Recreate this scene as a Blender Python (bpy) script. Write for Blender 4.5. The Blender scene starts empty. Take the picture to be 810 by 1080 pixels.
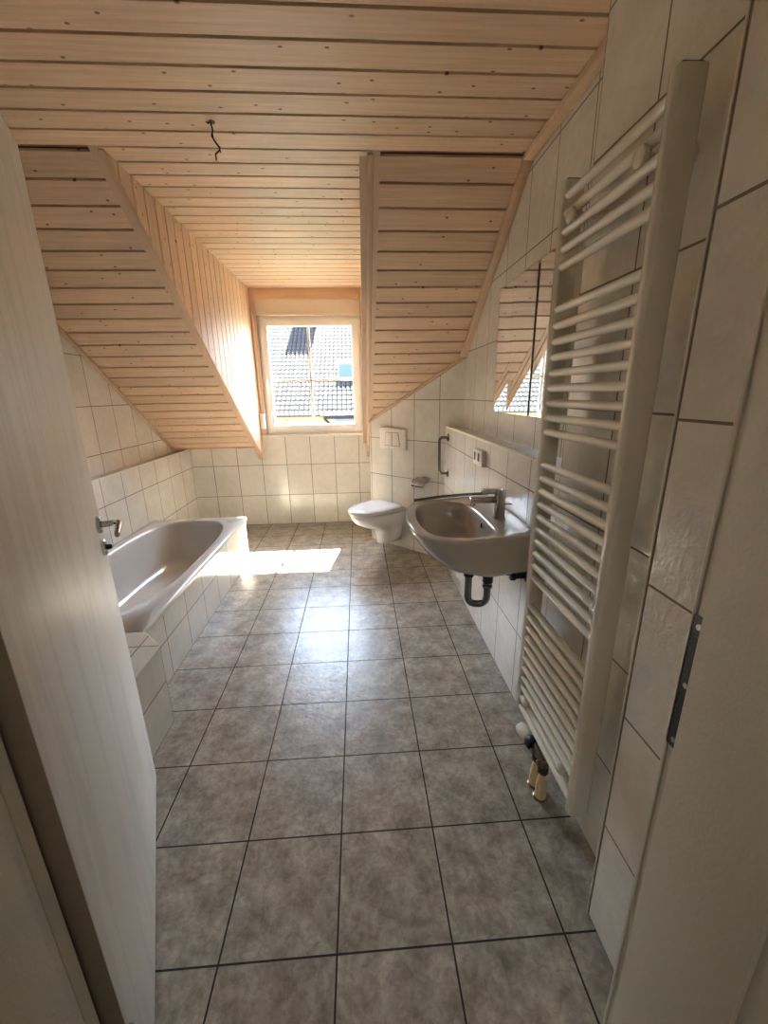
import bpy, bmesh, math, random
from mathutils import Vector, Matrix
random.seed(7)
sc = bpy.context.scene
col = sc.collection
PI = math.pi

# ------------------------------------------------------------------ layout (metres)
H = 2.388                 # ceiling
XU = 0.9075               # upper right wall
XR = 0.79                 # lower right wall / pier
XL = -1.77                # upper left wall
XLL = -1.675              # lower left wall
YB = 3.745                # window wall
YK, SL = 1.411, 0.7086    # roof slope: z = H - SL*(y-YK)
XC = -0.92                # dormer cheek left
XD = 0.180                # dormer cheek right
DC = 3.35                 # diagonal wall: x + y = DC
ROW = 0.3347              # wall tile height
PITCH = 0.1125            # board pitch
def zroof(y): return H - SL * (y - YK)
SN = Vector((0, SL, 1)).normalized()      # roof normal (up)
SD = Vector((0, 1, -SL)).normalized()     # down the slope

# ------------------------------------------------------------------ materials
def new_mat(name):
    m = bpy.data.materials.new(name); m.use_nodes = True
    nt = m.node_tree; b = nt.nodes['Principled BSDF']
    return m, nt, b
def N(nt, t, **kw):
    n = nt.nodes.new(t)
    for k, v in kw.items():
        if k.startswith('_'): setattr(n, k[1:], v)
        else: n.inputs[k.replace('__', ' ')].default_value = v
    return n
def L(nt, a, b): nt.links.new(a, b)
def c4(c): return (c[0], c[1], c[2], 1)
def ramp(nt, fac, stops):
    r = nt.nodes.new('ShaderNodeValToRGB'); e = r.color_ramp.elements
    while len(e) < len(stops): e.new(0.5)
    for i, (p, c) in enumerate(stops):
        e[i].position = p; e[i].color = c4(c)
    L(nt, fac, r.inputs[0]); return r.outputs[0]
def mixc(nt, fac, a, b, mode='MIX'):
    m = nt.nodes.new('ShaderNodeMix'); m.data_type = 'RGBA'; m.blend_type = mode
    for s, v in ((0, fac), (6, a), (7, b)):
        if hasattr(v, 'links'): L(nt, v, m.inputs[s])
        else: m.inputs[s].default_value = v if s == 0 else c4(v)
    return m.outputs[2]
def bump(nt, b, height, strength, dist):
    bp = N(nt, 'ShaderNodeBump', Strength=strength, Distance=dist)
    L(nt, height, bp.inputs['Height']); L(nt, bp.outputs[0], b.inputs['Normal']); return bp
def plain(name, c, rough=0.5, metal=0.0, noise=0.0, nscale=40.0, nbump=0.0, coat=0.0, spec=None):
    m, nt, b = new_mat(name)
    b.inputs['Base Color'].default_value = c4(c); b.inputs['Roughness'].default_value = rough
    b.inputs['Metallic'].default_value = metal
    if coat: b.inputs['Coat Weight'].default_value = coat; b.inputs['Coat Roughness'].default_value = 0.05
    if spec is not None: b.inputs['Specular IOR Level'].default_value = spec
    tc = N(nt, 'ShaderNodeTexCoord'); nz = N(nt, 'ShaderNodeTexNoise', Scale=nscale, Detail=4.0)
    L(nt, tc.outputs['Object'], nz.inputs['Vector'])
    if noise:
        a = [max(0, x * (1 - noise)) for x in c]; d = [min(1, x * (1 + noise)) for x in c]
        L(nt, ramp(nt, nz.outputs['Fac'], [(0.3, a), (0.7, d)]), b.inputs['Base Color'])
    if nbump: bump(nt, b, nz.outputs['Fac'], nbump, 0.002)
    return m

def tile_mat(name, w, h, mortar, ca, cb, cm, rough, relief, tscale, tint_scale=3.0, rvar=0.0):
    m, nt, b = new_mat(name)
    tc = N(nt, 'ShaderNodeTexCoord')
    br = N(nt, 'ShaderNodeTexBrick', _offset=0.0, _squash=1.0)
    br.inputs['Scale'].default_value = 1.0; br.inputs['Brick Width'].default_value = w; br.inputs['Row Height'].default_value = h
    br.inputs['Mortar Size'].default_value = mortar; br.inputs['Mortar Smooth'].default_value = 0.15; br.inputs['Bias'].default_value = 0.0
    br.inputs['Color1'].default_value = (1, 1, 1, 1); br.inputs['Color2'].default_value = (0.93, 0.93, 0.93, 1)
    L(nt, tc.outputs['UV'], br.inputs['Vector'])
    n1 = N(nt, 'ShaderNodeTexNoise', Scale=tint_scale, Detail=6.0, Roughness=0.62); L(nt, tc.outputs['Object'], n1.inputs['Vector'])
    n2 = N(nt, 'ShaderNodeTexNoise', Scale=tscale, Detail=5.0, Roughness=0.6, Distortion=0.6); L(nt, tc.outputs['Object'], n2.inputs['Vector'])
    body = ramp(nt, n1.outputs['Fac'], [(0.33, ca), (0.68, cb)])
    fine = ramp(nt, n2.outputs['Fac'], [(0.35, (0.60, 0.58, 0.56)), (0.63, (1.14, 1.14, 1.14))] if rvar else [(0.3, (0.86, 0.86, 0.86)), (0.7, (1.08, 1.08, 1.08))])
    body = mixc(nt, 0.7 if rvar else 0.3, body, fine, 'MULTIPLY')
    body = mixc(nt, 1.0, body, br.outputs['Color'], 'MULTIPLY')
    L(nt, mixc(nt, br.outputs['Fac'], body, cm), b.inputs['Base Color'])
    rr = N(nt, 'ShaderNodeMapRange'); rr.inputs['To Min'].default_value = rough; rr.inputs['To Max'].default_value = 0.85
    L(nt, br.outputs['Fac'], rr.inputs['Value']); L(nt, rr.outputs[0], b.inputs['Roughness'])
    inv = N(nt, 'ShaderNodeMath', _operation='MULTIPLY_ADD'); inv.inputs[1].default_value = -1.2
    L(nt, br.outputs['Fac'], inv.inputs[0])
    sc2 = N(nt, 'ShaderNodeMath', _operation='MULTIPLY'); sc2.inputs[1].default_value = relief
    L(nt, n2.outputs['Fac'], sc2.inputs[0]); L(nt, sc2.outputs[0], inv.inputs[2])
    bump(nt, b, inv.outputs[0], 0.6, 0.0025)
    return m

def wood_mat(name, dark, light, knots=True, rough=0.42):
    # uv: u along the grain, v across (metres), every board has its own offset
    m, nt, b = new_mat(name)
    tc = N(nt, 'ShaderNodeTexCoord'); geo = N(nt, 'ShaderNodeNewGeometry')
    mp = N(nt, 'ShaderNodeMapping'); mp.inputs['Scale'].default_value = (2.2, 60, 1); L(nt, tc.outputs['UV'], mp.inputs['Vector'])
    g = N(nt, 'ShaderNodeTexNoise', Scale=1.0, Detail=5.0, Roughness=0.6, Distortion=0.35); L(nt, mp.outputs[0], g.inputs['Vector'])
    colr = ramp(nt, g.outputs['Fac'], [(0.28, dark), (0.72, light)])
    tint = ramp(nt, geo.outputs['Random Per Island'], [(0.0, (0.86, 0.85, 0.84)), (1.0, (1.06, 1.03, 1.0))])
    colr = mixc(nt, 1.0, colr, tint, 'MULTIPLY')
    if knots:
        mk = N(nt, 'ShaderNodeMapping'); mk.inputs['Scale'].default_value = (9.0, 15, 1); L(nt, tc.outputs['UV'], mk.inputs['Vector'])
        vo = N(nt, 'ShaderNodeTexVoronoi', Scale=1.0); vo.voronoi_dimensions = '2D'; L(nt, mk.outputs[0], vo.inputs['Vector'])
        # only some cells carry a knot
        sep = N(nt, 'ShaderNodeSeparateColor'); L(nt, vo.outputs['Color'], sep.inputs[0])
        gate = N(nt, 'ShaderNodeMath', _operation='GREATER_THAN'); gate.inputs[1].default_value = 0.70; L(nt, sep.outputs[0], gate.inputs[0])
        kd = ramp(nt, vo.outputs['Distance'], [(0.045, (1, 1, 1)), (0.085, (0.0, 0.0, 0.0))])
        kf = N(nt, 'ShaderNodeMath', _operation='MULTIPLY'); L(nt, kd, kf.inputs[0]); L(nt, gate.outputs[0], kf.inputs[1])
        colr = mixc(nt, kf.outputs[0], colr, (0.13, 0.065, 0.03))
    L(nt, colr, b.inputs['Base Color']); b.inputs['Roughness'].default_value = rough
    bump(nt, b, g.outputs['Fac'], 0.15, 0.001)
    return m

CREAM_A, CREAM_B = (0.69, 0.66, 0.585), (0.80, 0.77, 0.70)
M_TILE = tile_mat('cream_wall_tile', 0.2605, ROW, 0.0030, CREAM_A, CREAM_B, (0.20, 0.16, 0.12), 0.10, 1.5, 24.0)
M_TILE_D = tile_mat('cream_wall_tile_narrow', 0.252, ROW, 0.0030, CREAM_A, CREAM_B, (0.20, 0.16, 0.12), 0.10, 1.5, 24.0)
M_PANEL = tile_mat('cream_apron_tile', 0.254, 0.213, 0.0028, CREAM_A, CREAM_B, (0.20, 0.16, 0.12), 0.14, 0.8, 24.0)
M_FLOOR = tile_mat('grey_stone_floor_tile', 0.3025, 0.3025, 0.0027, (0.205, 0.175, 0.140), (0.46, 0.415, 0.350), (0.022, 0.014, 0.010), 0.30, 0.9, 48.0, 11.0, 1.0)
M_HALLFLOOR = tile_mat('hall_floor_tile', 0.3025, 0.3025, 0.0027, (0.19, 0.165, 0.15), (0.36, 0.33, 0.31), (0.035, 0.025, 0.02), 0.4, 0.5, 55.0, 9.0, 1.0)
M_WOOD = wood_mat('pine_boards', (0.52, 0.36, 0.24), (0.71, 0.525, 0.37))
M_TRIM = wood_mat('pine_trim', (0.52, 0.36, 0.235), (0.66, 0.475, 0.325), knots=False)
M_GROOVE = plain('board_tongue', (0.085, 0.045, 0.022), 0.9, noise=0.1)
M_WHITE = plain('white_paint', (0.74, 0.71, 0.65), 0.35, noise=0.03, nscale=8)
M_PVC = plain('white_window_pvc', (0.80, 0.79, 0.76), 0.3, noise=0.02, nscale=6)
M_BOXP = plain('shutter_box_panel', (0.72, 0.64, 0.53), 0.45, noise=0.03, nscale=5)
M_CERAMIC = plain('white_ceramic', (0.78, 0.77, 0.76), 0.07, coat=0.4, noise=0.015, nscale=5)
M_TUB = plain('tub_enamel', (0.62, 0.60, 0.57), 0.12, coat=0.5, noise=0.015, nscale=5)
M_BASIN = plain('basin_ceramic', (0.47, 0.435, 0.39), 0.13, coat=0.0, noise=0.015, nscale=5)
M_RAD = plain('radiator_enamel', (0.74, 0.70, 0.605), 0.25, noise=0.02, nscale=10, coat=0.2)
M_CHROME = plain('chrome', (0.62, 0.6, 0.58), 0.13, 1.0, noise=0.03, nscale=20)
M_DCHROME = plain('worn_chrome', (0.44, 0.42, 0.40), 0.18, 1.0, noise=0.08, nscale=30)
M_BLACK = plain('black_plastic', (0.012, 0.011, 0.010), 0.45, noise=0.2)
M_GBAR = plain('dark_chrome', (0.20, 0.19, 0.18), 0.2, 1.0, noise=0.08, nscale=30)
M_DARKMETAL = plain('dark_steel', (0.06, 0.052, 0.048), 0.4, 0.7, noise=0.15, nscale=60)
M_PLASTIC = plain('white_plastic', (0.74, 0.70, 0.64), 0.3, noise=0.02, nscale=9)
M_SLEEVE = plain('cream_pipe_sleeve', (0.72, 0.58, 0.33), 0.45, noise=0.08, nscale=35)
M_BRASS = plain('tarnished_brass', (0.28, 0.20, 0.14), 0.3, 0.9, noise=0.15, nscale=60)
M_PLASTER = plain('hall_plaster', (0.56, 0.51, 0.45), 0.9, noise=0.05, nscale=60, nbump=0.3)
M_SHADOWGREY = plain('grey_recess', (0.30, 0.28, 0.25), 0.5)
M_EDGESHADE = plain('painted_edge_shade', (0.24, 0.185, 0.125), 0.6, noise=0.08)  # brown stands in for shade on the door's hinge edge
M_MORTAR = plain('ledge_edge', (0.66, 0.60, 0.52), 0.4, noise=0.03)
M_ALU = plain('edge_profile', (0.72, 0.66, 0.56), 0.35, noise=0.03)

def door_mat():
    m, nt, b = new_mat('cream_ash_grain_door')
    tc = N(nt, 'ShaderNodeTexCoord')
    mp = N(nt, 'ShaderNodeMapping'); mp.inputs['Scale'].default_value = (9, 9, 0.75); L(nt, tc.outputs['Object'], mp.inputs['Vector'])
    w = N(nt, 'ShaderNodeTexWave', Scale=1.3, Distortion=7.0, Detail=3.0); w.inputs['Detail Scale'].default_value = 0.8
    w.wave_type = 'BANDS'; w.bands_direction = 'Y'; L(nt, mp.outputs[0], w.inputs['Vector'])
    mp2 = N(nt, 'ShaderNodeMapping'); mp2.inputs['Scale'].default_value = (260, 260, 7); L(nt, tc.outputs['Object'], mp2.inputs['Vector'])
    n = N(nt, 'ShaderNodeTexNoise', Scale=1.0, Detail=3.0); L(nt, mp2.outputs[0], n.inputs['Vector'])
    b.inputs['Base Color'].default_value = (0.66, 0.62, 0.54, 1)
    L(nt, mixc(nt, 0.75, ramp(nt, w.outputs['Fac'], [(0.0, (0.75, 0.725, 0.66)), (0.10, (0.82, 0.795, 0.73))]), ramp(nt, n.outputs['Fac'], [(0.3, (0.95, 0.95, 0.95)), (0.7, (1, 1, 1))]), 'MULTIPLY'), b.inputs['Base Color'])
    b.inputs['Roughness'].default_value = 0.42
    ad = N(nt, 'ShaderNodeMath', _operation='MULTIPLY_ADD'); ad.inputs[1].default_value = 0.5
    L(nt, w.outputs['Fac'], ad.inputs[0]); L(nt, n.outputs['Fac'], ad.inputs[2])
    bump(nt, b, ad.outputs[0], 0.5, 0.0014)
    return m
M_DOOR = door_mat()
M_FRAME = plain('cream_door_frame', (0.62, 0.575, 0.48), 0.5, noise=0.03, nscale=200, nbump=0.25)

def mirror_mat():
    m, nt, b = new_mat('mirror_glass')
    b.inputs['Base Color'].default_value = (0.86, 0.87, 0.85, 1); b.inputs['Metallic'].default_value = 1; b.inputs['Roughness'].default_value = 0.012
    return m
M_MIRROR = mirror_mat()
M_MIRRORBODY = plain('shade_dark_cabinet_body', (0.07, 0.055, 0.045), 0.5, noise=0.1)
def glass_mat(name, tint=(0.97, 0.985, 0.98)):
    m, nt, b = new_mat(name)
    nt.nodes.remove(b)
    out = nt.nodes['Material Output']
    tr = N(nt, 'ShaderNodeBsdfTransparent'); tr.inputs[0].default_value = c4(tint)
    gl = N(nt, 'ShaderNodeBsdfGlossy'); gl.inputs['Roughness'].default_value = 0.02
    lw = N(nt, 'ShaderNodeLayerWeight', Blend=0.5); pw = N(nt, 'ShaderNodeMath', _operation='POWER'); pw.inputs[1].default_value = 5.0
    fr = N(nt, 'ShaderNodeMath', _operation='MULTIPLY_ADD'); fr.inputs[1].default_value = 0.9; fr.inputs[2].default_value = 0.04
    L(nt, lw.outputs['Facing'], pw.inputs[0]); L(nt, pw.outputs[0], fr.inputs[0]); mx = N(nt, 'ShaderNodeMixShader')
    L(nt, fr.outputs[0], mx.inputs[0]); L(nt, tr.outputs[0], mx.inputs[1]); L(nt, gl.outputs[0], mx.inputs[2]); L(nt, mx.outputs[0], out.inputs[0])
    return m
M_GLASS = glass_mat('window_glass')
M_ROOFTILE = plain('concrete_roof_tile', (0.0100, 0.0092, 0.0090), 0.9, noise=0.16, nscale=1.6, spec=0.04)
M_YELLOW = plain('yellow_render', (0.23, 0.185, 0.095), 0.9, noise=0.06, nscale=2, spec=0.05)
M_GRASS = plain('lawn', (0.03, 0.034, 0.02), 0.95, noise=0.4, nscale=3, spec=0.05)
M_LEAF = plain('shrub_leaves', (0.050, 0.052, 0.010), 0.7, noise=0.4, nscale=4, spec=0.05)
M_DKROOF = plain('dark_felt_roof', (0.006, 0.005, 0.005), 0.8, noise=0.2, spec=0.05)
M_GREYWALL = plain('grey_shed_wall', (0.085, 0.095, 0.10), 0.85, noise=0.1, nscale=3, spec=0.05)
M_SKYGLASS = plain('roof_window_glass', (0.006, 0.010, 0.016), 0.03, spec=0.04)
M_ZINC = plain('zinc_gutter', (0.018, 0.018, 0.018), 0.7, 0.0, noise=0.1, spec=0.05)
M_BRICK = plain('chimney_brick', (0.35, 0.17, 0.11), 0.9, noise=0.2, nscale=8)

# ------------------------------------------------------------------ mesh helpers
def uv_box(bm, uax, u0=0.0, v0=0.0):
    uvl = bm.loops.layers.uv.verify()
    ua = Vector(uax).normalized(); pa = Vector((-ua.y, ua.x, 0))
    for f in bm.faces:
        n = f.normal
        for l in f.loops:
            p = l.vert.co
            if abs(n.z) > 0.7: l[uvl].uv = (p.dot(ua) - u0, p.dot(pa))
            elif abs(n.dot(ua)) > 0.75: l[uvl].uv = (p.dot(pa), p.z - v0)
            else: l[uvl].uv = (p.dot(ua) - u0, p.z - v0)
def mesh_obj(name, bm, mat, parent=None, world=True, smooth=None):
    """one mesh object; bm is in world coordinates unless world=False (then in the parent's frame)"""
    bmesh.ops.recalc_face_normals(bm, faces=bm.faces[:])
    if parent is not None and world:
        root = parent; Mx = Matrix.Identity(4)
        while root is not None:
            Mx = root.matrix_basis @ Mx; root = root.parent
        bm.transform(Mx.inverted())
    me = bpy.data.meshes.new(name)
    if smooth is not None:
        for f in bm.faces: f.smooth = True
    bm.to_mesh(me); bm.free()
    if smooth is not None: me.set_sharp_from_angle(angle=math.radians(smooth))
    for mt in (mat if isinstance(mat, (list, tuple)) else [mat]): me.materials.append(mt)
    o = bpy.data.objects.new(name, me); col.objects.link(o)
    if parent is not None: o.parent = parent
    return o
def thing(name, label, cat, loc=(0, 0, 0), rz=0.0, group=None):
    o = bpy.data.objects.new(name, None); col.objects.link(o)
    o.empty_display_size = 0.05; o.matrix_basis = Matrix.Translation(loc) @ Matrix.Rotation(rz, 4, 'Z')
    o['label'] = label; o['category'] = cat
    if group: o['group'] = group
    return o
def tag(o, label, cat, group=None, kind=None):
    o['label'] = label; o['category'] = cat
    if group: o['group'] = group
    if kind: o['kind'] = kind
    return o
def structure(o, label=None, cat=None):
    o['kind'] = 'structure'
    if label: o['label'] = label
    if cat: o['category'] = cat
    return o
def add_box(bm, x0, x1, y0, y1, z0, z1, bev=0.0, seg=2):
    t = bmesh.new()
    vs = [t.verts.new((x, y, z)) for x in (x0, x1) for y in (y0, y1) for z in (z0, z1)]
    for q in ((0, 1, 3, 2), (4, 6, 7, 5), (0, 4, 5, 1), (2, 3, 7, 6), (0, 2, 6, 4), (1, 5, 7, 3)): t.faces.new([vs[i] for i in q])
    bmesh.ops.recalc_face_normals(t, faces=t.faces[:])
    if bev: bmesh.ops.bevel(t, geom=t.edges[:], offset=bev, segments=seg, affect='EDGES', profile=0.5)
    join(bm, t)
def join(bm, t, Mx=None):
    if Mx is not None: t.transform(Mx)
    me = bpy.data.meshes.new('tmp'); t.to_mesh(me); t.free(); bm.from_mesh(me); bpy.data.meshes.remove(me)
def add_prism(bm, poly, vec, bev=0.0, seg=2):
    """polygon (3D points) swept by vec"""
    t = bmesh.new(); vec = Vector(vec)
    a = [t.verts.new(Vector(p)) for p in poly]; b = [t.verts.new(Vector(p) + vec) for p in poly]
    t.faces.new(a); t.faces.new(b[::-1]); n = len(a)
    for i in range(n): t.faces.new((a[i], b[i], b[(i + 1) % n], a[(i + 1) % n]))
    bmesh.ops.recalc_face_normals(t, faces=t.faces[:])
    if bev: bmesh.ops.bevel(t, geom=t.edges[:], offset=bev, segments=seg, affect='EDGES', profile=0.5)
    join(bm, t)
def add_tube(bm, pts, r, n=14, caps=True):
    """round tube along a polyline (radius may be a list)"""
    pts = [Vector(p) for p in pts]; rings = []
    rad = r if isinstance(r, (list, tuple)) else [r] * len(pts)
    up = None
    for i, p in enumerate(pts):
        d = (pts[min(i + 1, len(pts) - 1)] - pts[max(i - 1, 0)]).normalized()
        if up is None:
            up = Vector((0, 0, 1)) if abs(d.z) < 0.9 else Vector((1, 0, 0))
        s = d.cross(up).normalized(); up = s.cross(d).normalized()
        rings.append([bm.verts.new(p + (s * math.cos(2 * PI * k / n) + up * math.sin(2 * PI * k / n)) * rad[i]) for k in range(n)])
    for a, b in zip(rings, rings[1:]):
        for k in range(n): bm.faces.new((a[k], a[(k + 1) % n], b[(k + 1) % n], b[k]))
    if caps:
        bm.faces.new(rings[0][::-1]); bm.faces.new(rings[-1])
def fillet(pts, r, n=6):
    """round the corners of a polyline"""
    pts = [Vector(p) for p in pts]; out = [pts[0]]
    for i in range(1, len(pts) - 1):
        a, p, b = pts[i - 1], pts[i], pts[i + 1]
        u = (a - p); v = (b - p); rr = min(r, u.length * 0.49, v.length * 0.49)
        s = p + u.normalized() * rr; e = p + v.normalized() * rr
        for k in range(n + 1):
            t = k / n; out.append(s * (1 - t) ** 2 + p * 2 * t * (1 - t) + e * t * t)
    out.append(pts[-1]); return out
def add_lathe(bm, prof, n=24, Mx=None):
    """profile (r, z) round the z axis, placed by Mx"""
    t = bmesh.new(); rings = []
    for r, z in prof:
        if r < 1e-6: rings.append([t.verts.new((0, 0, z))])
        else: rings.append([t.verts.new((r * math.cos(2 * PI * k / n), r * math.sin(2 * PI * k / n), z)) for k in range(n)])
    for a, b in zip(rings, rings[1:]):
        for k in range(n):
            q = [a[k % len(a)], a[(k + 1) % len(a)], b[(k + 1) % len(b)], b[k % len(b)]]
            q = list(dict.fromkeys(q))
            if len(q) > 2: t.faces.new(q)
    for rg, rev in ((rings[0], True), (rings[-1], False)):
        if len(rg) > 2: t.faces.new(rg[::-1] if rev else rg)
    bmesh.ops.recalc_face_normals(t, faces=t.faces[:])
    join(bm, t, Mx)
def axis_mx(p, d):
    return Matrix.Translation(Vector(p)) @ Vector(d).to_track_quat('Z', 'Y').to_matrix().to_4x4()
def add_loft(bm, loops, cap0=True, cap1=True):
    rings = [[bm.verts.new(Vector(p)) for p in lp] for lp in loops]
    n = len(rings[0])
    for a, b in zip(rings, rings[1:]):
        for k in range(n): bm.faces.new((a[k], a[(k + 1) % n], b[(k + 1) % n], b[k]))
    if cap0: bm.faces.new(rings[0][::-1])
    if cap1: bm.faces.new(rings[-1])
def smooth_loop(ctrl, n=64):
    """closed Catmull-Rom through control points (2D), resampled evenly"""
    P = [Vector((p[0], p[1], 0)) for p in ctrl]; m = len(P); pts = []
    for i in range(m):
        a, b, c, d = P[i - 1], P[i], P[(i + 1) % m], P[(i + 2) % m]
        for k in range(16):
            t = k / 16
            pts.append(0.5 * (2 * b + (c - a) * t + (2 * a - 5 * b + 4 * c - d) * t * t + (3 * b - a - 3 * c + d) * t ** 3))
    Ls = [0.0]
    for i in range(len(pts)): Ls.append(Ls[-1] + (pts[(i + 1) % len(pts)] - pts[i]).length)
    out = []; j = 0
    for k in range(n):
        s = Ls[-1] * k / n
        while Ls[j + 1] < s: j += 1
        t = (s - Ls[j]) / max(1e-9, Ls[j + 1] - Ls[j])
        out.append(pts[j].lerp(pts[(j + 1) % len(pts)], t))
    return [(p.x, p.y) for p in out]

# ------------------------------------------------------------------ room shell
def wall(name, poly, vec, mat, uax, u0=0.0, v0=0.0, label=None):
    bm = bmesh.new(); add_prism(bm, poly, vec); bm.normal_update(); uv_box(bm, uax, u0, v0)
    return structure(mesh_obj(name, bm, mat), label)

bm = bmesh.new(); add_box(bm, -1.95, 1.1, -0.36, YB + 0.2, -0.12, 0.0); bm.normal_update(); uv_box(bm, (1, 0, 0))
structure(mesh_obj('floor', bm, M_FLOOR))
bm = bmesh.new(); add_box(bm, -1.6, 1.7, -2.9, -0.36, -0.12, 0.0); bm.normal_update(); uv_box(bm, (1, 0, 0))
structure(mesh_obj('floor_hall', bm, M_HALLFLOOR))

# window wall: below the sill, and beside the dormer behind the slope
wall('wall_back', [(-1.95, YB, 0), (0.75, YB, 0), (0.75, YB, 0.93), (XD + 0.04, YB, 0.975), (-0.90, YB, 0.975), (-0.90, YB, 1.02), (-1.95, YB, 1.02)], (0, 0.24, 0), M_TILE, (1, 0, 0), 0.096)
# diagonal wall that carries the toilet, and its short return
s2 = math.sqrt(0.5)
A0 = Vector((0.200, DC - 0.200, 0)); A1 = Vector((XU + 0.05, DC - XU - 0.05, 0))
wall('wall_diagonal', [A0, A1, A1 + Vector((0, 0, zroof(A1.y) + 0.02)), A0 + Vector((0, 0, zroof(A0.y) + 0.02))], (0.10, 0.10, 0), M_TILE_D, (s2, -s2, 0), (0.569 - 2.78) * s2 + 0.0)
bm = bmesh.new(); add_prism(bm, [(0.2, 3.15, 0), (0.30, 3.25, 0), (0.30, YB, 0), (0.212, YB, 0)], (0, 0, 1.12)); bm.normal_update(); uv_box(bm, (0, 1, 0), 3.15)
structure(mesh_obj('wall_diagonal_return', bm, M_TILE_D))
# right: low ledge wall, upper wall, pier behind the radiator, stub beside the door
bm = bmesh.new(); yA = DC - XR; yB = DC - XU
add_prism(bm, [(XR, 0.645, 0), (XR, yA, 0), (XU + 0.03, yB - 0.03, 0), (XU + 0.03, 0.645, 0)], (0, 0, 1.134)); bm.normal_update(); uv_box(bm, (0, 1, 0), 0.371)
structure(mesh_obj('wall_right_ledge', bm, M_TILE))
wall('wall_right_upper', [(XU, 0.60, 1.13), (XU, DC - XU + 0.05, 1.13), (XU, DC - XU + 0.05, zroof(DC - XU) + 0.03), (XU, YK, H + 0.02), (XU, 0.60, H + 0.02)], (0.12, 0, 0), M_TILE, (0, 1, 0), 0.371)
bm = bmesh.new(); add_box(bm, XR, XU + 0.12, 0.03, 0.645, 0, H + 0.02); bm.normal_update(); uv_box(bm, (0, 1, 0), 0.3845 - 0.2605 * 2)
structure(mesh_obj('wall_right_pier', bm, M_TILE))
bm = bmesh.new(); add_box(bm, 0.69, XU + 0.12, -0.27, 0.041, 0.008, H + 0.02); bm.normal_update(); uv_box(bm, (0, 1, 0), 0.035 - 0.2605)
structure(mesh_obj('wall_front_right', bm, M_TILE))
# edge profiles and ledge nosing
def strip(name, bx, mat, bev=0.002):
    bm = bmesh.new(); add_box(bm, *bx, bev=bev); bm.normal_update(); uv_box(bm, (0, 1, 0))
    return structure(mesh_obj(name, bm, mat, smooth=40))
strip('trim_1', (0.6880, 0.693, 0.0375, 0.0430, 0.0, H), M_ALU)
strip('trim_2', (XR - 0.003, XR + 0.008, 0.648, yA - 0.02, 1.128, 1.139), M_ALU)
# left: upper wall and ledge wall
wall('wall_left', [(XL, -0.3, 0.8), (XL, YB, 0.8), (XL, YB, zroof(YB) + 0.2), (XL, YK, H + 0.02), (XL, -0.3, H + 0.02)], (-0.12, 0, 0), M_TILE, (0, 1, 0), 2.38 - 0.2605 * 4)
bm = bmesh.new(); add_box(bm, XL - 0.05, XLL, -0.3, YB, 0, 0.865); bm.normal_update(); uv_box(bm, (0, 1, 0), 2.145 - 0.2605 * 5)
structure(mesh_obj('wall_left_ledge', bm, M_TILE))
strip('trim_4', (XLL - 0.006, XLL + 0.002, -0.28, YB - 0.005, 0.860, 0.869), M_ALU)
# front wall with the doorway (room side y=-0.27, hall side y=-0.43)
bm = bmesh.new()
add_box(bm, -1.95, -0.39, -0.43, -0.27, 0, H + 0.1); add_box(bm, 0.54, 1.7, -0.43, -0.27, 0, H + 0.1); add_box(bm, -0.39, 0.54, -0.43, -0.27, 2.03, H + 0.1)
structure(mesh_obj('wall_front', bm, M_PLASTER))
# the hall the photograph is taken from
bm = bmesh.new()
add_box(bm, -1.6, -1.5, -2.9, -0.43, 0, 2.5); structure(mesh_obj('wall_hall_left', bm, M_PLASTER))
bm = bmesh.new(); add_box(bm, 1.6, 1.7, -2.9, -0.43, 0, 2.5); structure(mesh_obj('wall_hall_right', bm, M_PLASTER))
bm = bmesh.new(); add_box(bm, -1.6, 1.7, -3.0, -2.9, 0, 2.5); structure(mesh_obj('wall_hall_back', bm, M_PLASTER))
bm = bmesh.new(); add_box(bm, -1.6, 1.7, -3.0, -0.43, 2.48, 2.58); structure(mesh_obj('ceiling_hall', bm, M_PLASTER))

# ------------------------------------------------------------------ boarded ceiling
def board(bm, o, du, dv, dn, length, width, th=0.013, clip=None, groove=0.0095):
    """one profiled board: o corner, du along the grain, dv across, dn towards the room"""
    g = groove; prof = [(0.0, 0.0), (0.0, th * 0.1), (g * 0.6, th * 0.1), (g * 0.95, th), (width - 0.004, th), (width, th * 0.65), (width, 0.0)]
    o, du, dv, dn = Vector(o), Vector(du), Vector(dv), Vector(dn)
    uvl = bm.loops.layers.uv.verify()
    ends = []
    for e in (0, 1):
        ring = []
        for v, n in prof:
            l0, l1 = clip(v) if clip else (0.0, length)
            ring.append((l1 if e else l0, v, n))
        ends.append(ring)
    ru, rv = random.uniform(0, 40), random.uniform(0, 40)
    V = [[bm.verts.new(o + du * l + dv * v + dn * n) for l, v, n in ring] for ring in ends]
    k = len(prof); faces = []
    for i in range(k):
        j = (i + 1) % k
        f = bm.faces.new((V[0][i], V[0][j], V[1][j], V[1][i])); faces.append((f, [ends[0][i], ends[0][j], ends[1][j], ends[1][i]]))
        if i in (0, 1): f.material_index = 1
    f = bm.faces.new(V[0][::-1]); faces.append((f, ends[0][::-1])); f = bm.faces.new(V[1]); faces.append((f, ends[1]))
    for f, src in faces:
        for l, (uu, vv, nn) in zip(f.loops, src): l[uvl].uv = (uu + ru, vv + rv)

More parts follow.
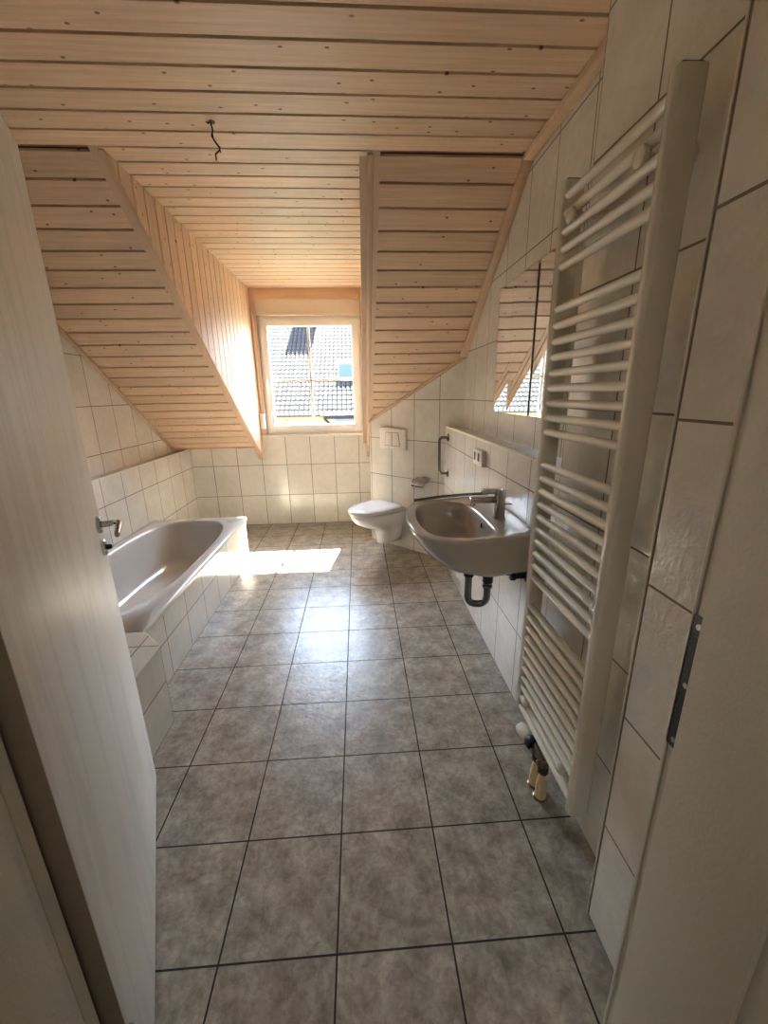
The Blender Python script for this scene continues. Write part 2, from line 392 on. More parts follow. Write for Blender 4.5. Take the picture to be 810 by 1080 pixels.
# flat part (and the dormer ceiling): one continuous boarding, boards run across the room
bm = bmesh.new(); y = 0.83 - PITCH * 10
dn = (0, 0, -1)
while y < YB - 0.01:
    w = min(PITCH, YB - y)
    if y + w <= YK + 0.02: x0, x1 = XL - 0.02, XU + 0.03
    else: x0, x1 = XC - 0.012, XD + 0.012
    board(bm, (x0, y, H + 0.012), (1, 0, 0), (0, 1, 0), dn, x1 - x0, w)
    y += PITCH
add_box(bm, XL - 0.05, XU + 0.1, -0.3, YK + 0.015, H + 0.013, H + 0.04)
add_box(bm, XC - 0.05, XD + 0.06, YK, YB + 0.24, H + 0.013, H + 0.04)
structure(mesh_obj('ceiling', bm, [M_WOOD, M_GROOVE]))
# slopes
def slope(name, x0, x1, smax):
    bm = bmesh.new(); s = 0.003; o = Vector((0, YK, H))
    while s < smax - 0.01:
        w = min(PITCH + 0.0003, smax - s)
        p = o + SD * s + SN * 0.012
        board(bm, (x0, p.y, p.z), (1, 0, 0), SD, -SN, x1 - x0, w)
        s += PITCH + 0.0003
    a = o + SN * 0.013; b = a + SD * smax
    add_prism(bm, [(x0 - 0.05, a.y, a.z), (x1 + 0.0, a.y, a.z), (x1 + 0.0, b.y, b.z), (x0 - 0.05, b.y, b.z)], SN * 0.03)
    return structure(mesh_obj(name, bm, [M_WOOD, M_GROOVE]))
S_END = 2.583
slope('ceiling_slope_left', XL - 0.02, XC - 0.006, S_END)
slope('ceiling_slope_right', XD + 0.012, XU + 0.06, S_END)
# soffit between the foot of the left slope and the window wall
yE = YK + SD.y * S_END; zE = H + SD.z * S_END
bm = bmesh.new(); add_box(bm, XL - 0.05, XC + 0.0, yE - 0.004, YB + 0.05, zE + 0.0, zE + 0.035); add_box(bm, XD, 0.8, yE - 0.004, YB + 0.05, zE, zE + 0.035)
bm.normal_update(); uv_box(bm, (1, 0, 0)); structure(mesh_obj('ceiling_soffit', bm, M_TRIM))
# dormer cheeks: vertical boards under the ceiling, cut along the slope
def cheek(name, x, nx, yend):
    bm = bmesh.new(); y = YK - 0.013
    while y < yend - 0.01:
        w = min(PITCH, yend - y); yy = y
        def cl(v, yy=yy): return (min(H, zroof(yy + v) - 0.002) , H)
        board(bm, (x - nx * 0.012, y, 0), (0, 0, 1), (0, 1, 0), (nx, 0, 0), 1, w, clip=cl)
        y += PITCH
    add_prism(bm, [(x - nx * 0.013, YK - 0.05, H + 0.03), (x - nx * 0.013, YB + 0.1, H + 0.03), (x - nx * 0.013, YB + 0.1, zroof(YB + 0.1)), (x - nx * 0.013, YK - 0.05, zroof(YK - 0.05) - 0.01)], (-nx * 0.04, 0, 0))
    return structure(mesh_obj(name, bm, [M_WOOD, M_GROOVE]))
cheek('wall_dormer_left', XC, 1, YB)
cheek('wall_dormer_right', XD, -1, YB)
# timber trims
def slat(name, a, b, wvec, tvec, mat=None, bev=0.003):
    """rectangular lath from a to b, width wvec, thickness tvec"""
    a, b, w, t = Vector(a), Vector(b), Vector(wvec), Vector(tvec)
    bm = bmesh.new(); add_prism(bm, [a, a + w, a + w + t, a + t], b - a, bev)
    uvl = bm.loops.layers.uv.verify(); d = (b - a).normalized(); wn = w.normalized() + t.normalized(); r = random.uniform(0, 30)
    for f in bm.faces:
        for l in f.loops: l[uvl].uv = (l.vert.co.dot(d) + r, l.vert.co.dot(wn) + r)
    return structure(mesh_obj(name, bm, mat or M_TRIM, smooth=40))
o = Vector((0, YK, H))
def on_slope(x, s, n=0.0): return Vector((x, YK, H)) + SD * s - SN * n
slat('trim_5', on_slope(XC - 0.020, 0.0), on_slope(XC - 0.020, S_END + 0.01), (0.023, 0, 0), -SN * 0.012)
slat('trim_6', on_slope(XD - 0.004, 0.0), on_slope(XD - 0.004, S_END + 0.01), (0.028, 0, 0), -SN * 0.014)
slat('trim_7', (XU - 0.002, 0.5, H), (XU - 0.002, YK + 0.012, H), (0, 0, -0.022), (-0.045, 0, 0))
slat('trim_8', on_slope(XU - 0.002, -0.008), on_slope(XU - 0.002, (DC - XU - YK) / SD.y), -SN * 0.022, (-0.045, 0, 0))
slat('trim_9', on_slope(XL, 0.0), on_slope(XL, S_END), -SN * 0.018, (0.028, 0, 0))
a = Vector((XU, DC - XU, zroof(DC - XU))); b = Vector((A0.x, A0.y, zroof(A0.y)))
dd = (a - b).normalized(); wn = Vector((-s2, -s2, 0))
slat('trim_10', b, a, wn * 0.018, dd.cross(wn).normalized() * (0.022 if dd.cross(wn).z < 0 else -0.022))
slat('trim_11', on_slope(XL, S_END - 0.012), on_slope(XC, S_END - 0.012), SD * 0.022, -SN * 0.010)
slat('trim_12', (XC, YB - 0.018, H - 0.006), (XC, YB - 0.018, 1.0), (0.052, 0, 0), (0, 0.02, 0))          # upright beside the window
slat('trim_13', (XC, YB - 0.012, H), (XD, YB - 0.012, H), (0, 0, -0.098), (0, 0.03, 0), M_TRIM)
slat('trim_14', (0.150, YB - 0.018, H - 0.006), (0.150, YB - 0.018, 0.985), (0.03, 0, 0), (0, 0.02, 0))

# ------------------------------------------------------------------ window
def rect_frame(bm, x0, x1, z0, z1, y0, y1, t, bev=0.004):
    tl, tr, tb, tt = t
    add_box(bm, x0, x0 + tl, y0, y1, z0, z1, bev); add_box(bm, x1 - tr, x1, y0, y1, z0, z1, bev)
    add_box(bm, x0 + tl - 0.002, x1 - tr + 0.002, y0, y1, z0, z0 + tb, bev); add_box(bm, x0 + tl - 0.002, x1 - tr + 0.002, y0, y1, z1 - tt, z1, bev)
win = thing('window_1', 'white single-sash window in the dormer overlooking a tiled roof', 'window', (-0.35, YB, 0.985)); win['kind'] = 'structure'
bm = bmesh.new(); rect_frame(bm, -0.868, 0.172, 0.985, 2.150, YB + 0.035, YB + 0.105, (0.05, 0.05, 0.055, 0.05)); mesh_obj('window_frame', bm, M_PVC, win, smooth=40)
bm = bmesh.new(); rect_frame(bm, -0.846, 0.140, 1.015, 2.120, YB + 0.015, YB + 0.085, (0.068, 0.082, 0.075, 0.068), 0.006); sash = mesh_obj('sash', bm, M_PVC, win, smooth=40)
bm = bmesh.new(); add_box(bm, -0.785, 0.066, YB + 0.048, YB + 0.054, 1.082, 2.060); pane = mesh_obj('pane', bm, M_GLASS, win)
bm = bmesh.new(); add_box(bm, -0.388, -0.362, YB + 0.046, YB + 0.056, 1.082, 2.060, 0.002); add_box(bm, -0.785, 0.066, YB + 0.046, YB + 0.056, 1.527, 1.553, 0.002); mesh_obj('glazing_bar', bm, M_PVC, win, smooth=40)
bm = bmesh.new(); add_box(bm, -0.833, -0.800, YB + 0.003, YB + 0.016, 1.50, 1.58, 0.005); add_tube(bm, fillet([(-0.8165, YB + 0.010, 1.54), (-0.8165, YB - 0.035, 1.54), (-0.8165, YB - 0.037, 1.42)], 0.015), 0.009); mesh_obj('window_handle', bm, M_PVC, win, smooth=40)
for zz in (2.02, 1.06):
    bm = bmesh.new(); add_box(bm, 0.128, 0.150, YB + 0.002, YB + 0.02, zz - 0.05, zz + 0.05, 0.005); mesh_obj('hinge', bm, M_PVC, win, smooth=40)
bm = bmesh.new(); add_box(bm, -0.93, XD + 0.01, YB - 0.035, YB + 0.06, 0.968, 0.990, 0.004); mesh_obj('window_sill', bm, M_WHITE, win, smooth=40)
bm = bmesh.new(); add_box(bm, -0.875, 0.18, YB + 0.008, YB + 0.12, 2.150, 2.298, 0.003); add_box(bm, -0.875, 0.18, YB - 0.006, YB + 0.02, 2.148, 2.160, 0.003); mesh_obj('shutter_box', bm, M_BOXP, win, smooth=40)
# outer reveal, lintel and eave that shade the window
bm = bmesh.new()
add_box(bm, XC - 0.2, -0.868, YB + 0.02, YB + 0.24, 0.975, H + 0.05); add_box(bm, 0.172, XD + 0.25, YB + 0.02, YB + 0.24, 0.90, H + 0.05)
add_box(bm, -0.9, 0.2, YB + 0.10, YB + 0.24, 2.150, H + 0.05)
structure(mesh_obj('wall_dormer_front', bm, M_PLASTER))
bm = bmesh.new(); add_box(bm, XC - 0.35, XD + 0.35, YB + 0.05, YB + 0.62, H + 0.035, H + 0.12); structure(mesh_obj('trim_15', bm, M_TRIM))
# belt winder for the shutter
bw = thing('belt_winder', 'white shutter belt winder on the wooden upright left of the window', 'belt winder', (-0.895, YB - 0.018, 1.07))
bm = bmesh.new(); add_box(bm, -0.912, -0.862, YB - 0.075, YB - 0.019, 1.055, 1.215, 0.016, 3); mesh_obj('winder_housing', bm, M_PLASTIC, bw, smooth=45)
bm = bmesh.new(); add_box(bm, -0.899, -0.886, YB - 0.034, YB - 0.030, 1.22, 2.145); mesh_obj('belt', bm, M_MORTAR, bw)

# ------------------------------------------------------------------ door and frame
ang = math.atan2(0.91065, -0.41317)                      # hinge -> free edge
hx, hy = -0.356, -0.222
dr = thing('door_1', 'cream wood-grain bathroom door standing open on the left', 'door', (hx, hy, 0.0), ang); dr['kind'] = 'structure'
# local frame: x from hinge to free edge, y = away from the visible face
W_D = 0.868
bm = bmesh.new(); add_box(bm, 0.0, W_D, 0.0, 0.040, 0.006, 2.0, 0.0025); leaf = mesh_obj('door_leaf', bm, M_DOOR, dr, world=False, smooth=40)
bm = bmesh.new(); add_box(bm, -0.0012, 0.0, 0.0015, 0.0385, 0.008, 1.998); eb = mesh_obj('edge_shade', bm, M_EDGESHADE, leaf, world=False); eb['label'] = 'dark brown strip painting the shade on the hinge-side edge'  # thin strip, shade of the hinge-side edge put in as colour
def lever(side):
    # side -1: visible face (y<0)
    y0 = 0.0 if side < 0 else 0.040; s = side
    bm = bmesh.new()
    add_lathe(bm, [(0.0, 0), (0.026, 0), (0.026, 0.007), (0.023, 0.010), (0.0, 0.010)], 24, axis_mx((W_D - 0.065, y0, 1.03), (0, s, 0)))
    hd = mesh_obj('handle_rosette', bm, M_CHROME, leaf, world=False, smooth=40)
    bm = bmesh.new()
    p = fillet([(W_D - 0.065, y0 + s * 0.006, 1.03), (W_D - 0.065, y0 + s * 0.056, 1.03), (W_D - 0.185, y0 + s * 0.058, 1.026)], 0.022, 8)
    add_tube(bm, p, [0.0095] * 4 + [0.0105] * (len(p) - 6) + [0.010, 0.008], 16); mesh_obj('lever', bm, M_CHROME, leaf, world=False, smooth=50)
    bm = bmesh.new()
    add_lathe(bm, [(0.0, 0), (0.025, 0), (0.025, 0.007), (0.022, 0.010), (0.0, 0.010)], 24, axis_mx((W_D - 0.065, y0, 0.958), (0, s, 0)))
    mesh_obj('key_rosette', bm, M_CHROME, leaf, world=False, smooth=40)
    bm = bmesh.new(); add_lathe(bm, [(0, 0), (0.008, 0), (0.008, 0.012), (0.005, 0.016), (0, 0.016)], 16, axis_mx((W_D - 0.065, y0 + s * 0.009, 0.958), (0, s, 0)))
    mesh_obj('keyhole', bm, M_BLACK, leaf, world=False, smooth=40)
lever(-1); lever(1)
for zz in (0.25, 1.75):
    bm = bmesh.new(); add_tube(bm, [(-0.004, -0.004, zz - 0.045), (-0.004, -0.004, zz + 0.045)], 0.008); mesh_obj('hinge', bm, M_CHROME, leaf, world=False, smooth=50)
# frame: lining left / right / head with rebate and casings
fr = thing('door_frame', 'cream lining and architrave of the bathroom doorway', 'door frame', (0.075, -0.35, 0)); fr['kind'] = 'structure'
bm = bmesh.new()
add_prism(bm, [(-0.356, -0.43, 0), (-0.356, -0.297, 0), (-0.372, -0.297, 0), (-0.372, -0.27, 0), (-0.39, -0.27, 0), (-0.39, -0.43, 0)], (0, 0, 2.03), 0.002)
mesh_obj('jamb', bm, M_FRAME, fr, smooth=40)
bm = bmesh.new()
add_prism(bm, [(0.505, -0.44, 0), (0.505, -0.291, 0), (0.520, -0.291, 0), (0.520, -0.264, 0), (0.54, -0.264, 0), (0.54, -0.44, 0)], (0, 0, 2.03), 0.003)
jr = mesh_obj('jamb', bm, M_FRAME, fr, smooth=40)
bm = bmesh.new(); add_box(bm, -0.39, 0.54, -0.43, -0.297, 2.0, 2.03); mesh_obj('head', bm, M_FRAME, fr)
bm = bmesh.new(); add_box(bm, 0.518, 0.590, -0.2695, -0.262, 0, 2.09, 0.002); mesh_obj('architrave', bm, M_FRAME, fr)
bm = bmesh.new(); add_box(bm, -0.445, -0.374, -0.2695, -0.245, 0, 2.09, 0.003); mesh_obj('architrave', bm, M_FRAME, fr)
for x0, x1 in ((0.512, 0.590), (-0.435, -0.357)):
    bm = bmesh.new(); add_box(bm, x0, x1, -0.452, -0.4305, 0, 2.09, 0.006, 3); mesh_obj('architrave', bm, M_FRAME, fr, smooth=40)
# strike plate in the rebate
bm = bmesh.new(); add_box(bm, 0.5180, 0.5200, -0.2895, -0.2655, 0.918, 1.120)
sp = mesh_obj('strike_plate', bm, M_DARKMETAL, fr)
sp['label'] = 'dark steel strike plate'
bm = bmesh.new(); add_box(bm, 0.5170, 0.5192, -0.2865, -0.2685, 1.035, 1.092); add_box(bm, 0.5170, 0.5192, -0.2865, -0.2685, 0.945, 1.003); mesh_obj('latch_opening', bm, M_BLACK, sp)
bm = bmesh.new()
for zz in (1.106, 1.019, 0.931): add_lathe(bm, [(0, 0), (0.005, 0), (0.004, 0.0015), (0, 0.0015)], 12, axis_mx((0.5182, -0.2775, zz), (-1, 0, 0)))
mesh_obj('screw', bm, M_CHROME, sp, smooth=40)

# ------------------------------------------------------------------ bathtub and tiled surround
TZ = 0.39; TX0, TX1, TY0, TY1 = XLL, -0.905, 0.969, 2.735
tub = thing('bathtub', 'built-in white bathtub behind a cream tiled apron along the left wall', 'bathtub', ((TX0 + TX1) / 2, (TY0 + TY1) / 2, 0))
def tub_loop(cx, cy, hx_, hy_, z, n=72, e=3.2, taper=0.0):
    out = []
    for k in range(n):
        t = 2 * PI * k / n; c, s = math.cos(t), math.sin(t)
        x = hx_ * math.copysign(abs(c) ** (2 / e), c); yv = hy_ * math.copysign(abs(s) ** (2 / e), s)
        out.append((cx + x * (1 + taper * yv / hy_), cy + yv, z))
    return out
def rect_loop(x0, x1, y0, y1, z, like):
    cx, cy = (x0 + x1) / 2, (y0 + y1) / 2; out = []
    for p in like:
        dx, dy = p[0] - cx, p[1] - cy; k = 1 / max(abs(dx) / ((x1 - x0) / 2), abs(dy) / ((y1 - y0) / 2), 1e-9)
        out.append((cx + dx * k, cy + dy * k, z))
    for qx in (x0, x1):
        for qy in (y0, y1):
            i = min(range(len(out)), key=lambda i: (out[i][0] - qx) ** 2 + (out[i][1] - qy) ** 2); out[i] = (qx, qy, z)
    return out
cx, cy = (TX0 + TX1) / 2 + 0.004, 1.905
like = tub_loop((TX0 + TX1) / 2, (TY0 + TY1) / 2, 0.31, 0.79, TZ)
bm = bmesh.new()
ro = 0.012
loops = [rect_loop(TX0 + 0.004, TX1 + ro, TY0, TY1 + 0.006, TZ - 0.028, like), rect_loop(TX0 + 0.004, TX1 + ro, TY0, TY1 + 0.006, TZ - 0.006, like), rect_loop(TX0 + 0.01, TX1 + ro - 0.006, TY0 + 0.006, TY1, TZ, like),
         tub_loop(cx, cy, 0.330, 0.776, TZ), tub_loop(cx, cy, 0.323, 0.768, TZ - 0.004), tub_loop(cx, cy, 0.317, 0.760, TZ - 0.016),
         tub_loop(cx, cy + 0.01, 0.298, 0.755, TZ - 0.10), tub_loop(cx, cy + 0.03, 0.282, 0.70, TZ - 0.20, e=3.0), tub_loop(cx, cy + 0.05, 0.262, 0.64, TZ - 0.28, e=2.9),
         tub_loop(cx, cy + 0.06, 0.235, 0.59, TZ - 0.325, e=2.8), tub_loop(cx, cy + 0.06, 0.19, 0.53, TZ - 0.345, e=2.7), tub_loop(cx, cy + 0.06, 0.05, 0.2, TZ - 0.350, e=2.5)]
add_loft(bm, loops, False, True)
tb = mesh_obj('tub', bm, M_TUB, tub, smooth=55)
bm = bmesh.new(); add_box(bm, TX1 - 0.03, TX1, TY0, TY1, 0.0, TZ - 0.012); add_box(bm, TX0 + 0.001, TX1 - 0.03, TY1 - 0.03, TY1, 0.0, TZ - 0.012); bm.normal_update(); uv_box(bm, (0, 1, 0), 1.176 - 0.254 * 2)
mesh_obj('tiled_apron', bm, M_PANEL, tub)
bm = bmesh.new(); add_lathe(bm, [(0, 0), (0.030, 0), (0.030, 0.006), (0.024, 0.010), (0, 0.011)], 24, axis_mx((TX1 - 0.0925, 1.68, TZ - 0.075), (-1, 0, 0.12)))
mesh_obj('overflow', bm, M_CHROME, tb, smooth=40)
bm = bmesh.new(); add_lathe(bm, [(0, 0), (0.032, 0), (0.032, 0.003), (0.026, 0.005), (0, 0.006)], 24, Matrix.Translation((cx, cy - 0.30, TZ - 0.351)))
mesh_obj('drain', bm, M_CHROME, tb, smooth=40)
# tiled bench at the foot of the tub
bm = bmesh.new()
add_prism(bm, [(TX0, -0.27, 0), (-0.768, -0.27, 0), (-0.768, 0.852, 0), (-0.885, 0.966, 0), (TX0, 0.966, 0)], (0, 0, TZ - 0.004)); bm.normal_update(); uv_box(bm, (0, 1, 0), 0.852 - 0.254 * 3)
bench = thing('tiled_bench', 'low tiled platform at the near end of the bathtub, partly behind the door', 'tiled bench', (-1.2, 0.36, 0))
mesh_obj('bench_body', bm, M_PANEL, bench)
bm = bmesh.new(); add_prism(bm, [(-0.770, -0.26, 0), (-0.7665, -0.26, 0), (-0.7665, 0.853, 0), (-0.884, 0.968, 0), (-0.887, 0.966, 0), (-0.770, 0.851, 0)], (0, 0, 0.006), 0.001); bm.transform(Matrix.Translation((0, 0, TZ - 0.0095)))
mesh_obj('edge_profile', bm, M_ALU, bench)

# ------------------------------------------------------------------ toilet on the diagonal wall (local x = into the room)
TP = Vector((0.415, DC - 0.415, 0)); trz = math.radians(225)
wc = thing('toilet', 'white wall-hung toilet with closed lid on the diagonal tiled wall', 'toilet', (TP.x, TP.y, 0.06), trz)
def egg(x0, x1, w, z, n=48, e=2.3, nose=0.62):
    """outline from wall side x0 to front x1, half-width w"""
    out = []; xm = x0 + (x1 - x0) * (1 - nose)
    for k in range(n):
        t = 2 * PI * k / n; c, s = math.cos(t), math.sin(t)
        if c >= 0: x = xm + (x1 - xm) * abs(c) ** (2 / 2.1); yv = w * math.copysign(abs(s) ** (2 / 2.1), s)
        else: x = xm - (xm - x0) * abs(c) ** (2 / 5.0); yv = w * math.copysign(abs(s) ** (2 / 5.0), s)
        out.append((x, yv, z))
    return out
Z0 = -0.06
bm = bmesh.new()
add_loft(bm, [egg(0.0, 0.20, 0.075, Z0 + 0.085), egg(0.0, 0.235, 0.092, Z0 + 0.095), egg(0.0, 0.245, 0.100, Z0 + 0.14), egg(0.0, 0.262, 0.110, Z0 + 0.205), egg(0.0, 0.32, 0.125, Z0 + 0.245), egg(0.0, 0.415, 0.148, Z0 + 0.285), egg(0.0, 0.485, 0.166, Z0 + 0.325), egg(0.0, 0.520, 0.176, Z0 + 0.365),
              egg(0.0, 0.530, 0.180, Z0 + 0.392), egg(0.0, 0.526, 0.178, Z0 + 0.40), egg(0.01, 0.515, 0.17, Z0 + 0.401)])
mesh_obj('bowl', bm, M_CERAMIC, wc, world=False, smooth=60)
bm = bmesh.new()
add_loft(bm, [egg(0.085, 0.525, 0.176, Z0 + 0.4035), egg(0.082, 0.533, 0.182, Z0 + 0.408), egg(0.082, 0.533, 0.182, Z0 + 0.414), egg(0.090, 0.515, 0.166, Z0 + 0.4185)])
mesh_obj('seat', bm, M_PLASTIC, wc, world=False, smooth=60)
bm = bmesh.new()
add_loft(bm, [egg(0.085, 0.520, 0.168, Z0 + 0.4225), egg(0.070, 0.550, 0.186, Z0 + 0.4265), egg(0.070, 0.551, 0.186, Z0 + 0.440), egg(0.076, 0.540, 0.176, Z0 + 0.449), egg(0.11, 0.47, 0.13, Z0 + 0.456), egg(0.2, 0.34, 0.05, Z0 + 0.458)])
mesh_obj('lid', bm, M_CERAMIC, wc, world=False, smooth=60)
for sy in (-1, 1):
    bm = bmesh.new(); add_tube(bm, [(0.062, sy * 0.075 - 0.02, Z0 + 0.418), (0.062, sy * 0.075 + 0.02, Z0 + 0.418)], 0.013); mesh_obj('hinge', bm, M_PLASTIC, wc, world=False, smooth=50)
# flush plate
fp = thing('flush_plate', 'white dual-flush plate on the diagonal wall above the toilet', 'flush plate', (TP.x - 0.003, TP.y + 0.003, 1.005), trz)
bm = bmesh.new(); add_box(bm, 0.0, 0.028, -0.148, 0.148, -0.092, 0.092, 0.009, 3); fpl = mesh_obj('plate', bm, M_PLASTIC, fp, world=False, smooth=45)
for sy in (-1, 1):
    bm = bmesh.new()
    inner, outer_b, outer_t = 0.004, 0.085, 0.066
    add_prism(bm, [(0.027, sy * inner, -0.055), (0.027, sy * outer_b, -0.055), (0.027, sy * outer_t, 0.055), (0.027, sy * inner, 0.055)], (0.0055, 0, 0), 0.002); mesh_obj('button', bm, M_PLASTIC, fp, world=False, smooth=45)
bm = bmesh.new(); add_prism(bm, [(0.0265, -0.091, -0.060), (0.0265, 0.091, -0.060), (0.0265, 0.072, 0.060), (0.0265, -0.072, 0.060)], (0.0025, 0, 0)); mesh_obj('button_recess', bm, M_SHADOWGREY, fp, world=False)

# toilet paper holder
TH = Vector((0.655, DC - 0.655, 0.675))
th = thing('toilet_paper_holder', 'empty chrome toilet paper holder with a flap on the diagonal wall', 'paper holder', TH, trz)
bm = bmesh.new(); add_box(bm, 0.0, 0.012, -0.022, 0.022, -0.022, 0.03, 0.003); mesh_obj('wall_mount', bm, M_GBAR, th, world=False, smooth=40)
bm = bmesh.new(); add_prism(bm, [(0.010, -0.065, 0.022), (0.010, 0.065, 0.022), (0.085, 0.065, 0.010), (0.112, 0.065, -0.014), (0.112, -0.065, -0.014), (0.085, -0.065, 0.010)], (0.002, 0, 0.004), 0.0008); mesh_obj('flap', bm, M_DCHROME, th, world=False, smooth=30)
bm = bmesh.new(); add_tube(bm, fillet([(0.006, 0.0, -0.005), (0.055, 0.02, -0.03), (0.055, 0.02, -0.052), (0.055, -0.07, -0.052)], 0.012), 0.0065); mesh_obj('arm', bm, M_GBAR, th, world=False, smooth=50)
# small wall hook left of it
hk = thing('wall_hook', 'small dark hook with a hanging cord on the tiles between toilet and washbasin', 'hook', (0.567, DC - 0.567, 0.60), trz)
bm = bmesh.new(); add_tube(bm, fillet([(0.0, 0, 0.012), (0.022, 0, 0.010), (0.026, 0, 0.026)], 0.008), 0.006); mesh_obj('peg', bm, M_BLACK, hk, world=False, smooth=50)
bm = bmesh.new(); add_tube(bm, [(0.014, 0, 0.008), (0.012, 0.002, -0.08), (0.010, -0.002, -0.17), (0.010, 0.0, -0.24)], 0.0022, 8); mesh_obj('cord', bm, M_MORTAR, hk, world=False, smooth=50)

# grab bar on the ledge wall
gb = thing('grab_bar', 'curved chrome grab bar on the end of the tiled ledge wall', 'grab bar', (XR, 2.44, 0.92))
bm = bmesh.new(); add_tube(bm, fillet([(XR - 0.002, 2.44, 1.060), (XR - 0.070, 2.44, 1.062), (XR - 0.070, 2.42, 0.785), (XR - 0.002, 2.42, 0.785)], 0.035, 8), 0.011, 16); mesh_obj('bar', bm, M_GBAR, gb, smooth=50)
for yy, zz in ((2.44, 1.060), (2.42, 0.785)):
    bm = bmesh.new(); add_lathe(bm, [(0, 0), (0.030, 0), (0.030, 0.006), (0.022, 0.012), (0, 0.012)], 24, axis_mx((XR, yy, zz), (-1, 0, 0))); mesh_obj('flange', bm, M_GBAR, gb, smooth=40)

# twin socket plate
so = thing('wall_socket', 'white twin-socket box on the tiled wall below the ledge', 'socket', (XR, 1.56, 1.04))
bm = bmesh.new(); add_box(bm, XR - 0.028, XR, 1.475, 1.640, 0.995, 1.083, 0.006, 3); sob = mesh_obj('housing', bm, M_PLASTIC, so, smooth=40)
for yy in (1.53, 1.605):
    bm = bmesh.new(); add_box(bm, XR - 0.0295, XR - 0.026, yy - 0.015, yy + 0.015, 1.020, 1.065, 0.001); mesh_obj('opening', bm, M_BLACK, so)

# ------------------------------------------------------------------ washbasin
BZ = 0.86
wb = thing('washbasin', 'grey-beige ceramic washbasin hung on the right wall', 'washbasin', (0.60, 1.06, 0.66))
outer = smooth_loop([(0.788, 0.745), (0.788, 0.76), (0.788, 0.90), (0.788, 1.2), (0.788, 1.375), (0.788, 1.392), (0.76, 1.398), (0.66, 1.378), (0.52, 1.350), (0.42, 1.318), (0.355, 1.265), (0.318, 1.18), (0.300, 1.06), (0.300, 0.93), (0.315, 0.82), (0.352, 0.745), (0.42, 0.708), (0.50, 0.700), (0.60, 0.718), (0.70, 0.738), (0.76, 0.742)], 96)
inner = smooth_loop([(0.640, 0.82), (0.645, 0.95), (0.645, 1.10), (0.632, 1.21), (0.585, 1.275), (0.50, 1.288), (0.42, 1.262), (0.372, 1.20), (0.350, 1.10), (0.345, 0.98), (0.358, 0.86), (0.395, 0.785), (0.46, 0.755), (0.55, 0.752), (0.612, 0.772)], 96)
def align(lp, ref):   # start both loops at the same bearing
    c = (0.5, 1.02)
    def a(p): return math.atan2(p[1] - c[1], p[0] - c[0])
    k = min(range(len(lp)), key=lambda i: abs(a(lp[i])))
    lp = lp[k:] + lp[:k]
    area = sum(lp[i][0] * lp[(i + 1) % len(lp)][1] - lp[(i + 1) % len(lp)][0] * lp[i][1] for i in range(len(lp)))
    if area < 0: lp = [lp[0]] + lp[:0:-1]
    # resample by bearing so that spokes do not cross
    n = len(lp); res = []
    angs = [a(p) for p in lp]
    for i in range(1, n):
        while angs[i] < angs[i - 1]: angs[i] += 2 * PI
    for j in range(n):
        t = angs[0] + 2 * PI * j / n; i = 0
        while i < n - 1 and angs[i + 1] < t: i += 1
        p, q = lp[i], lp[(i + 1) % n]; a0 = angs[i]; a1 = angs[i + 1] if i < n - 1 else angs[0] + 2 * PI
        u = 0 if a1 - a0 < 1e-9 else max(0, min(1, (t - a0) / (a1 - a0)))
        res.append((p[0] + (q[0] - p[0]) * u, p[1] + (q[1] - p[1]) * u))
    return res
outer = align(outer, None); inner = align(inner, None)
def sc_loop(lp, k, z, c, kx=None):
    kx = k if kx is None else kx
    return [(min(c[0] + (p[0] - c[0]) * kx, 0.789), c[1] + (p[1] - c[1]) * k, z) for p in lp]
CW = (0.789, 1.06); CB = (0.50, 1.03)
def mid(t, z): return [(o_[0] + (i_[0] - o_[0]) * t, o_[1] + (i_[1] - o_[1]) * t, z) for o_, i_ in zip(outer, inner)]
bm = bmesh.new()
add_loft(bm, [sc_loop(outer, 0.80, 0.684, CW, 0.52), sc_loop(outer, 0.87, 0.690, CW, 0.60), sc_loop(outer, 0.92, 0.712, CW, 0.75), sc_loop(outer, 0.955, 0.762, CW, 0.88), sc_loop(outer, 0.965, 0.805, CW, 0.955), sc_loop(outer, 0.992, 0.838, CW, 0.988), sc_loop(outer, 1.0, 0.850, CW, 1.0), sc_loop(outer, 0.996, BZ - 0.002, CW, 0.994),
              mid(0.12, BZ + 0.001), mid(0.5, BZ - 0.003), mid(0.86, BZ - 0.001), mid(0.97, BZ - 0.003), sc_loop(inner, 0.975, BZ - 0.010, CB), sc_loop(inner, 0.94, BZ - 0.045, CB), sc_loop(inner, 0.88, BZ - 0.085, CB), sc_loop(inner, 0.75, BZ - 0.12, CB), sc_loop(inner, 0.52, BZ - 0.138, CB), sc_loop(inner, 0.2, BZ - 0.145, CB)])
bowl = mesh_obj('bowl', bm, M_BASIN, wb, smooth=60)
bm = bmesh.new(); add_lathe(bm, [(0, 0), (0.031, 0), (0.031, 0.003), (0.02, 0.004), (0, 0.001)], 24, Matrix.Translation((0.50, 1.03, BZ - 0.1445))); mesh_obj('drain', bm, M_CHROME, bowl, smooth=40)
bm = bmesh.new(); add_box(bm, 0.6285, 0.634, 0.99, 1.002, BZ - 0.048, BZ - 0.026, 0.002); mesh_obj('overflow_slot', bm, M_BLACK, bowl)
bm = bmesh.new(); add_tube(bm, [(0.372, 1.312, BZ + 0.004), (0.52, 1.362, BZ + 0.006), (0.66, 1.391, BZ + 0.007), (0.785, 1.405, BZ + 0.007)], 0.0075, 10); rl = mesh_obj('side_rail', bm, M_GBAR, wb, smooth=50); rl['label'] = 'thin dark metal rail along the far rim'
